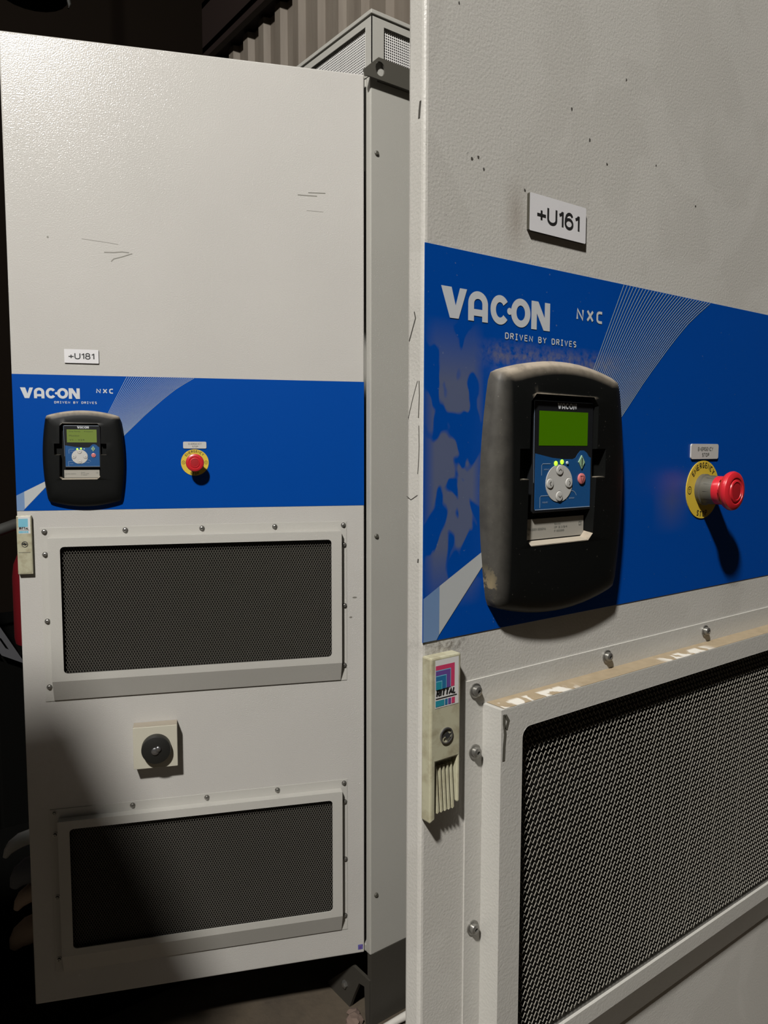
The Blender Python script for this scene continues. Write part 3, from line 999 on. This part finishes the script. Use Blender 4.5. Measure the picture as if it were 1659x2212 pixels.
    if far:
        prism(bm, [(u0, vb), (u1, vb), (u1, vt), (u0, vt)], 0, .0105)
    else:
        # body with the pull recessed at the foot
        g0, g1, gt = u0 + .0055, u1 - .0030, 1.0830
        prism(bm, [(u0, vb), (g0, vb + .002), (g0, gt), (g1, gt), (g1, vb + .010), (u1, vb + .010), (u1, vt), (u0, vt)], 0, .0112)
    lk = part('lock_handle', bm, M['lock_cream'], bevel=.0016)
    lk['label'] = 'cream plastic door lock with sticker'
    bm = new_bm()
    if far:
        prism(bm, rrect(u0 + .004, u1 - .003, vb + .003, 1.083, .0006, 1), .0100, .0111)
        stroke(bm, [(u0 + .003, 1.0840), (u1 - .004, 1.0840)], .0010, .01075, 1)
    else:
        g0, g1 = u0 + .0058, u1 - .0032
        prism(bm, [(g0, vb + .006), (g1, vb + .010), (g1, 1.0825), (g0, 1.0825)], 0, .0045)
        for i in range(5):
            a = g0 + .0012 + (g1 - g0 - .0024) * (i + .2) / 5
            vs = [bm.verts.new(P(*q)) for q in ((a, vb + .006, .0044), (a + .0028, vb + .007, .0044), (a + .0028, 1.078, .0044), (a, 1.078, .0044),
                                                  (a + .0006, vb + .006, .0104), (a + .0022, vb + .007, .0104), (a + .0022, 1.078, .0075), (a + .0006, 1.078, .0075))]
            for q in ((4, 5, 6, 7), (0, 4, 7, 3), (1, 2, 6, 5), (0, 1, 5, 4), (3, 7, 6, 2)):
                bm.faces.new([vs[i_] for i_ in q])
    to_obj('pull_grip', bm, [M['lock_cream'], M['scratch']], lk)
    bm = new_bm()
    zs = .0108 if far else .0115
    lathe(bm, .0165, 1.1030, [(.0066, zs - .0010), (.0066, zs + .0008), (.0056, zs + .0010), (.0055, zs - .0004)], 28)
    lb = to_obj('lock_barrel', bm, M['chrome'], lk, smooth=True)
    bm = new_bm()
    poly(bm, [(.0165 + x, 1.1030 + y) for x, y in ((-.0048, -.0012), (-.0024, .0000), (.0, -.0024), (.0024, -.0012), (.0050, .0012), (.0050, .0022), (.0024, .0014), (.0, .0036), (-.0024, .0022), (-.0048, .0012))], zs + .0012)
    to_obj('key_slot', bm, M['black_void'], lk)
    # sticker: nested coloured brackets over a black word
    bm = new_bm()
    s0, s1, sb, st = u0 + .0042, u1 - .0026, 1.1268, 1.1650
    z = .0107 if far else .0114
    poly(bm, [(s0, sb), (s1, sb), (s1, st), (s0, st)], z, 0)
    order = (('st_red', 1), ('st_violet', 2), ('st_blue', 3), ('st_teal', 4))
    aw = s1 - s0 - .0045
    for i in range(4):
        rgt = s0 + aw * (1 - .235 * i); top = st - .0045 - .0042 * i
        poly(bm, [(s0 + .0004, sb + .0150), (rgt, sb + .0150), (rgt, top), (s0 + .0004, top)], z + .00012 * (i * 2 + 1), i + 1)
        if i < 3:
            r3 = s0 + aw * (1 - .235 * i - .2); t3 = top - .0036
            poly(bm, [(s0 + .0004, sb + .0150), (r3, sb + .0150), (r3, t3), (s0 + .0004, t3)], z + .00012 * (i * 2 + 2), 6)
    stext(bm, 'RJTTAL', s0 + .0008, s1 - .0030, sb + .0087, sb + .0146, z + .0002, .0016, .16, 5, gap=.22)
    poly(bm, [(s0 + .0006, sb + .0072), (s1 - .002, sb + .0072), (s1 - .002, sb + .0080), (s0 + .0006, sb + .0080)], z + .0002, 5)
    for i, (a, b) in enumerate(((.45, 0), (.62, 1), (.80, 2), (1.0, 3))):
        a0 = (0, .48, .65, .83)[i]
        poly(bm, [(s0 + .0004 + aw * a0, sb + .0012), (s0 + .0004 + aw * a, sb + .0012), (s0 + .0004 + aw * a, sb + .0060), (s0 + .0004 + aw * a0, sb + .0060)], z + .0002, (4, 3, 2, 1)[i])
    cols = [M['st_white'], M['st_red'], M['st_violet'], M['st_blue'], M['st_teal'], M['black_print'], M['st_sky']]
    if far:
        cols = [M['st_white'], M['st_sky'], M['st_sky'], M['st_sky'], M['st_sky'], M['black_print'], M['st_sky']]
    to_obj('sticker', bm, cols, lk)

    # vent covers
    screw_me = cached('screw', screw_mesh)
    spots = [(.0567, .326), (.2312, .326), (.4045, .326), (.5766, .326), (.7462, .326),
             (.0567, .274), (.0567, .120), (.0560, -.034), (.7475, .2765), (.7485, .1235), (.7475, -.029)]
    for v_open in ((.803, .1405) if far else (.803,)):
        cov = partm('vent_cover', cached('vent_cover', cover_mesh), M['cover'], bevel=.0022)
        cov.matrix_local = base @ Matrix.Translation((0, 0, v_open))
        link('mesh_screen', SCREEN, M['mesh'], cov)
        bm = new_bm(); box(bm, .075, .730, -.0045, -.0017, -.010, .305)
        to_obj('filter_mat', bm, M['filter'], cov)
        for su, sv in spots:
            o = link('screw', screw_me, M['steel'], cov, smooth=True)
            o.location = (su, 0, sv)
        if not far:
            bm = new_bm()
            f = bm.faces.new([bm.verts.new(q) for q in ((.070, 0.0, .3134), (.736, 0.0, .3134), (.736, -.0225, .3134), (.070, -.0225, .3134))])
            f.normal_update()
            to_obj('dust_layer', bm, M['dust'], cov)
            bm = new_bm()
            for pts in ([(.0690, .309), (.0690, .302), (.0705, .292), (.0695, .283), (.0690, .270)], [(.0705, .308), (.0740, .303), (.0715, .296)]):
                stroke(bm, pts, .0030, .0234)
            to_obj('scuff_mark', bm, M['collar'], cov)

    if far:
        # rotary switch between the covers
        bm = new_bm(); prism(bm, rrect(.2385, .3385, .5660, .6665, .0015, 2), 0, .033)
        sw = part('rotary_switch', bm, M['switch_cream'], bevel=.001)
        sw['label'] = 'square cream switch with round black knob'
        bm = new_bm(); lathe(bm, .2905, .6150, [(.0335, .033), (.0335, .047), (.0325, .050), (.0300, .051)], 48)
        to_obj('knob', bm, M['knob_black'], sw, smooth=True)
        bm = new_bm()
        lathe(bm, .2885, .6135, [(.0085, .051), (.0085, .054), (.005, .056)], 24); lathe(bm, .2955, .6185, [(.0060, .051), (.0060, .055), (.003, .057)], 20)
        to_obj('key_barrel', bm, M['chrome'], sw, smooth=True)
        bm = new_bm(); box(bm, .2390, .3380, -.0320, -.0010, .6665, .6674)
        to_obj('dust_ledge', bm, M['dust_lip'], sw)
        bm = new_bm(); prism(bm, rrect(.7825, .7955, .0100, .0235, .0005, 1), 0, .0004)
        st_ = part('id_sticker', bm, M['id_blue'])
        bm = new_bm(); poly(bm, [(.785, .0125), (.792, .0125), (.792, .019), (.785, .019)], .0006); poly(bm, [(.7925, .0185), (.795, .0185), (.795, .0225), (.7925, .0225)], .0006)
        to_obj('sticker_mark', bm, M['st_violet'], st_)
    return root

cabinet('far', (-1.530, 1.112, 0), None, (-1.86415, 0.37207), R(66.9127), 0.200, 0.200,
        'far left grey cabinet with plate +U181, its whole door swung open in view')
cabinet('near', (-0.432, 1.182, 0), None, (-0.44989, 0.37615), R(90.0), 0.1907, 0.1907,
        'near right grey cabinet with plate +U161, its dusty door cut off by the frame')

# ------------------------------------------------------------------ things in the dark behind the far door
def tube(name, pts, r, m, k=10, parent=None):
    bm = new_bm()
    rows = []
    for i, p in enumerate(pts):
        p = Vector(p)
        a = Vector(pts[max(0, i - 1)]); b = Vector(pts[min(len(pts) - 1, i + 1)])
        d = (b - a).normalized()
        s = d.cross(Vector((0, 0, 1)))
        s = s.normalized() if s.length > 1e-4 else Vector((1, 0, 0))
        t = s.cross(d)
        rr = r[i] if isinstance(r, (list, tuple)) else r
        rows.append([bm.verts.new(p + s * rr * math.cos(2 * math.pi * j / k) + t * rr * math.sin(2 * math.pi * j / k)) for j in range(k)])
    for a, b in zip(rows, rows[1:]):
        for j in range(k):
            bm.faces.new((a[j], a[(j + 1) % k], b[(j + 1) % k], b[j]))
    bm.faces.new(rows[0][::-1]); bm.faces.new(rows[-1])
    return to_obj(name, bm, m, parent, smooth=True)

M['dark_machine'] = mat('dark_machine_paint', (0.005, 0.005, 0.0045), 0.9, spec=0.0)
M['cyl_red'] = mat('cylinder_red', (0.17, 0.003, 0.008), 0.5)
M['hose_grey'] = mat('hose_grey', (0.055, 0.055, 0.05), 0.6)
M['tray_grey'] = mat('tray_grey', (0.10, 0.10, 0.108), 0.55, spec=0.2)
M['roll_grey'] = mat('roll_grey', (0.52, 0.53, 0.50), 0.7)
M['roll_tan'] = mat('roll_tan', (0.62, 0.46, 0.34), 0.7)
M['roll_blue'] = mat('roll_blue', (0.17, 0.18, 0.20), 0.7)
M['cable_white'] = mat('cable_white', (0.75, 0.72, 0.66), 0.45)
M['stone'] = mat('rubble', (0.20, 0.14, 0.11), 0.9)

# red cylinder standing on the floor, with a collar and a hose
t = bpy.data.objects.new('red_cylinder', None); C.objects.link(t); t.location = (-3.1, .70, .78)
tag(t, 'dark red cylinder in the dark at the left, beside the far door', 'cylinder')
bm = new_bm()
k = 24
rows = []
for r_, z_ in ((.100, 0), (.104, .02), (.104, .25), (.098, .30), (.080, .345), (.05, .375), (.03, .385), (.03, .41)):
    rows.append([bm.verts.new((r_ * math.cos(2 * math.pi * i / k), r_ * math.sin(2 * math.pi * i / k), z_)) for i in range(k)])
for a, b in zip(rows, rows[1:]):
    for i in range(k):
        bm.faces.new((a[i], a[(i + 1) % k], b[(i + 1) % k], b[i]))
bm.faces.new(rows[-1]); bm.faces.new(rows[0][::-1])
to_obj('body', bm, M['cyl_red'], t, smooth=True)
bm = new_bm(); box(bm, -.03, .03, -.03, .03, .41, .47)
to_obj('valve', bm, M['steel'], t, bevel=.006)
tube('hose', [(0, -.03, .455), (.02, -.09, .455), (.04, -.16, .435), (.05, -.24, .405), (.05, -.34, .38), (.05, -.46, .32), (.05, -.52, .17)], .021, M['hose_grey'], parent=t)

# dark machine block that carries the sloping cable tray
bm = new_bm(); box(bm, -3.75, -2.96, .50, 1.0, 0, .78)
tag(to_obj('machine_block', bm, M['dark_machine'], bevel=.01), 'black block under the red cylinder, in the dark behind the far door', 'machine')
t = bpy.data.objects.new('cable_tray', None); C.objects.link(t); t.location = (-2.92, .585, .0)
tag(t, 'grey slotted cable tray sloping down behind the far cabinet door', 'cable tray')
bm = new_bm()
# sloping plate with slots, running down to the right; built from strips around the slots
L_, wid = 1.35, .17
def trayp(a, b, y_):
    # corner of the tray's lower end, length a upwards, width b to the left
    return (y_, .010 - a * .47 - b * .87, .745 + a * .88 + b * .49)
L_, wid = 1.1, .26
nslot = 11
sl = L_ / nslot
def strip(a0, a1, b0, b1):
    vs = [bm.verts.new(trayp(a_, b_, y_)) for y_ in (0, -.004) for a_, b_ in ((a0, b0), (a1, b0), (a1, b1), (a0, b1))]
    for q in ((0, 1, 2, 3), (7, 6, 5, 4), (0, 4, 5, 1), (1, 5, 6, 2), (2, 6, 7, 3), (3, 7, 4, 0)):
        bm.faces.new([vs[i] for i in q])
for b0, b1 in ((0, .035), (.047, .090), (.102, .145), (.157, .200), (.212, wid)):
    strip(0, L_, b0, b1)
for j, b0 in enumerate((.035, .090, .145, .200)):
    for i in range(nslot):
        o_ = .5 * sl if j % 2 else 0
        strip(i * sl + o_ * .6, i * sl + o_ * .6 + sl * .5, b0, b0 + .012)
to_obj('tray_plate', bm, M['tray_grey'], t)
bm = new_bm()
def rim(b):
    vs = [bm.verts.new(trayp(a_, b + s_, y_)) for y_ in (0, -.05) for a_, s_ in ((0, 0), (L_, 0), (L_, .003), (0, .003))]
    for q in ((0, 1, 2, 3), (7, 6, 5, 4), (0, 4, 5, 1), (1, 5, 6, 2), (2, 6, 7, 3), (3, 7, 4, 0)):
        bm.faces.new([vs[i] for i in q])
rim(0)
to_obj('tray_rim', bm, M['tray_grey'], t)

# rolls lying on a dark crate, stretched back to hide lit floor with black
bm = new_bm(); box(bm, -2.93, -1.98, .10, .90, 0, .160)
tag(to_obj('dark_crate', bm, M['dark_machine'], bevel=.01), 'dark crate on the floor under the stacked rolls', 'crate')
rolls = [('roll_tan', .036, .210, .392, 'pale tan roll lowest of the four stacked at lower left'),
         ('roll_tan', .024, .316, .402, 'brownish roll second from the bottom of the stack at lower left'),
         ('roll_blue', .034, .380, .398, 'dark blue grey roll second from the top of the stack at lower left'),
         ('roll_grey', .019, .470, .380, 'light grey roll topmost of the stack at lower left')]
for mm, r_, z_, y_, lb in rolls:
    pts, rr = [], []
    for dy, dz, q in ((0, -.030, .30), (.008, -.018, .60), (.020, -.008, .85), (.040, 0, 1), (.10, .006, 1), (.22, .004, 1), (.36, -.006, 1), (.44, -.01, 1)):
        pts.append((-2.16, y_ - .010 + dy, z_ + dz * 1.2)); rr.append(r_ * q)
    tag(tube('cable_roll', pts, rr, M[mm], 12), lb, 'roll', 'rolls stacked behind the far door')

# lamp part high in the dark at the top left, on a rod from the ceiling
t = bpy.data.objects.new('ceiling_lamp', None); C.objects.link(t); t.location = (-4.0, .95, 3.56)
tag(t, 'unlit grey lamp hanging in the dark at the top left corner', 'lamp')
bm = new_bm()
k = 20
rows = [[bm.verts.new((r_ * math.cos(2 * math.pi * i / k), r_ * math.sin(2 * math.pi * i / k), z_)) for i in range(k)] for r_, z_ in ((.155, .075), (.15, .09), (.11, .15), (.05, .22), (.02, .24))]
for a, b in zip(rows, rows[1:]):
    for i in range(k):
        bm.faces.new((a[i], a[(i + 1) % k], b[(i + 1) % k], b[i]))
bm.faces.new(rows[-1])
to_obj('lamp_shade', bm, M['dark_machine'], t, smooth=True)
tube('hanger_rod', [(0, 0, .23), (0, 0, 1.5), (0, 0, 3.04)], .012, M['tray_grey'], parent=t)
tube('rim_wire', [(.09, -.165, .062), (.10, -.10, .030), (.10, -.035, .001)], [.016, .013, .004], M['hose_grey'], parent=t)
tube('hook', [(.06, .12, .09), (.06, .145, .075), (.06, .152, .05), (.06, .145, .03)], [.010, .010, .008, .004], M['hose_grey'], parent=t)

# debris by the plinth
tag(tube('white_cable', [(-1.500, 1.135, .010), (-1.492, 1.20, .016), (-1.485, 1.30, .020), (-1.47, 1.45, .011)], [.008, .011, .011, .010], M['cable_white']), 'short white cable on the floor beside the far cabinet plinth', 'cable')
rr = random.Random(5)
lbs = ['larger brown stone chip on the floor at the far plinth corner', 'pale stone chip on the floor below the far plinth foot', 'small reddish stone chip on the floor before the far plinth corner', 'flat stone chip on the floor right of the white cable']
for i, (sx, sy, sr) in enumerate(((-1.565, 1.085, .022), (-1.592, 1.100, .016), (-1.557, 1.055, .014), (-1.47, 1.10, .018))):
    bm = new_bm()
    bmesh.ops.create_icosphere(bm, subdivisions=2, radius=sr)
    for v in bm.verts:
        v.co *= rr.uniform(.8, 1.15); v.co.z *= .6
    lo = min(v.co.z for v in bm.verts)
    o = to_obj('stone_chip', bm, M['stone'])
    o.location = (sx, sy, -lo)
    tag(o, lbs[i], 'stone', 'stone chips by the plinth')
# invented board, added out of view to cast the slanted shadow on the far door
t = bpy.data.objects.new('shadow_board_stand', None); C.objects.link(t); t.location = (-0.78, -.75, 0)
tag(t, 'dark board tilted on a post, added unseen left of the camera to shade the far door', 'board')
bm = new_bm()
top = Vector((0, .335, 2.390))
dn = Vector((0, .371, -.929)) * .74; lf = Vector((0, -.94, .34)) * .50
vs = []
for xx in (0, -.02):
    for q in (top, top + dn, top + dn + lf, top + lf):
        vs.append(bm.verts.new((xx, q.y, q.z)))
for q in ((0, 1, 2, 3), (7, 6, 5, 4), (0, 4, 5, 1), (1, 5, 6, 2), (2, 6, 7, 3), (3, 7, 4, 0)):
    bm.faces.new([vs[i] for i in q])
to_obj('board', bm, M['dark_machine'], t)
bm = new_bm(); box(bm, -.06, -.02, -.08, -.04, .02, 2.35); box(bm, -.2, .12, -.21, .09, 0, .02)
to_obj('post', bm, M['dark_machine'], t)

# the hall lamp that lights the scene
t = bpy.data.objects.new('hall_lamp', None); C.objects.link(t); t.location = LAMP
tag(t, 'hall lamp hanging behind the camera, out of the photo', 'lamp')
bm = new_bm()
k = 24
rows = [[bm.verts.new((r_ * math.cos(2 * math.pi * i / k), r_ * math.sin(2 * math.pi * i / k), z_)) for i in range(k)] for r_, z_ in ((.30, .10), (.24, .22), (.12, .34), (.06, .40))]
for a, b in zip(rows, rows[1:]):
    for i in range(k):
        bm.faces.new((a[i], a[(i + 1) % k], b[(i + 1) % k], b[i]))
bm.faces.new(rows[-1])
to_obj('lamp_shade', bm, M['tray_grey'], t, smooth=True)
tube('hanger_rod', [(0, 0, .39), (0, 0, 1.0), (0, 0, 1.555)], .012, M['tray_grey'], parent=t)
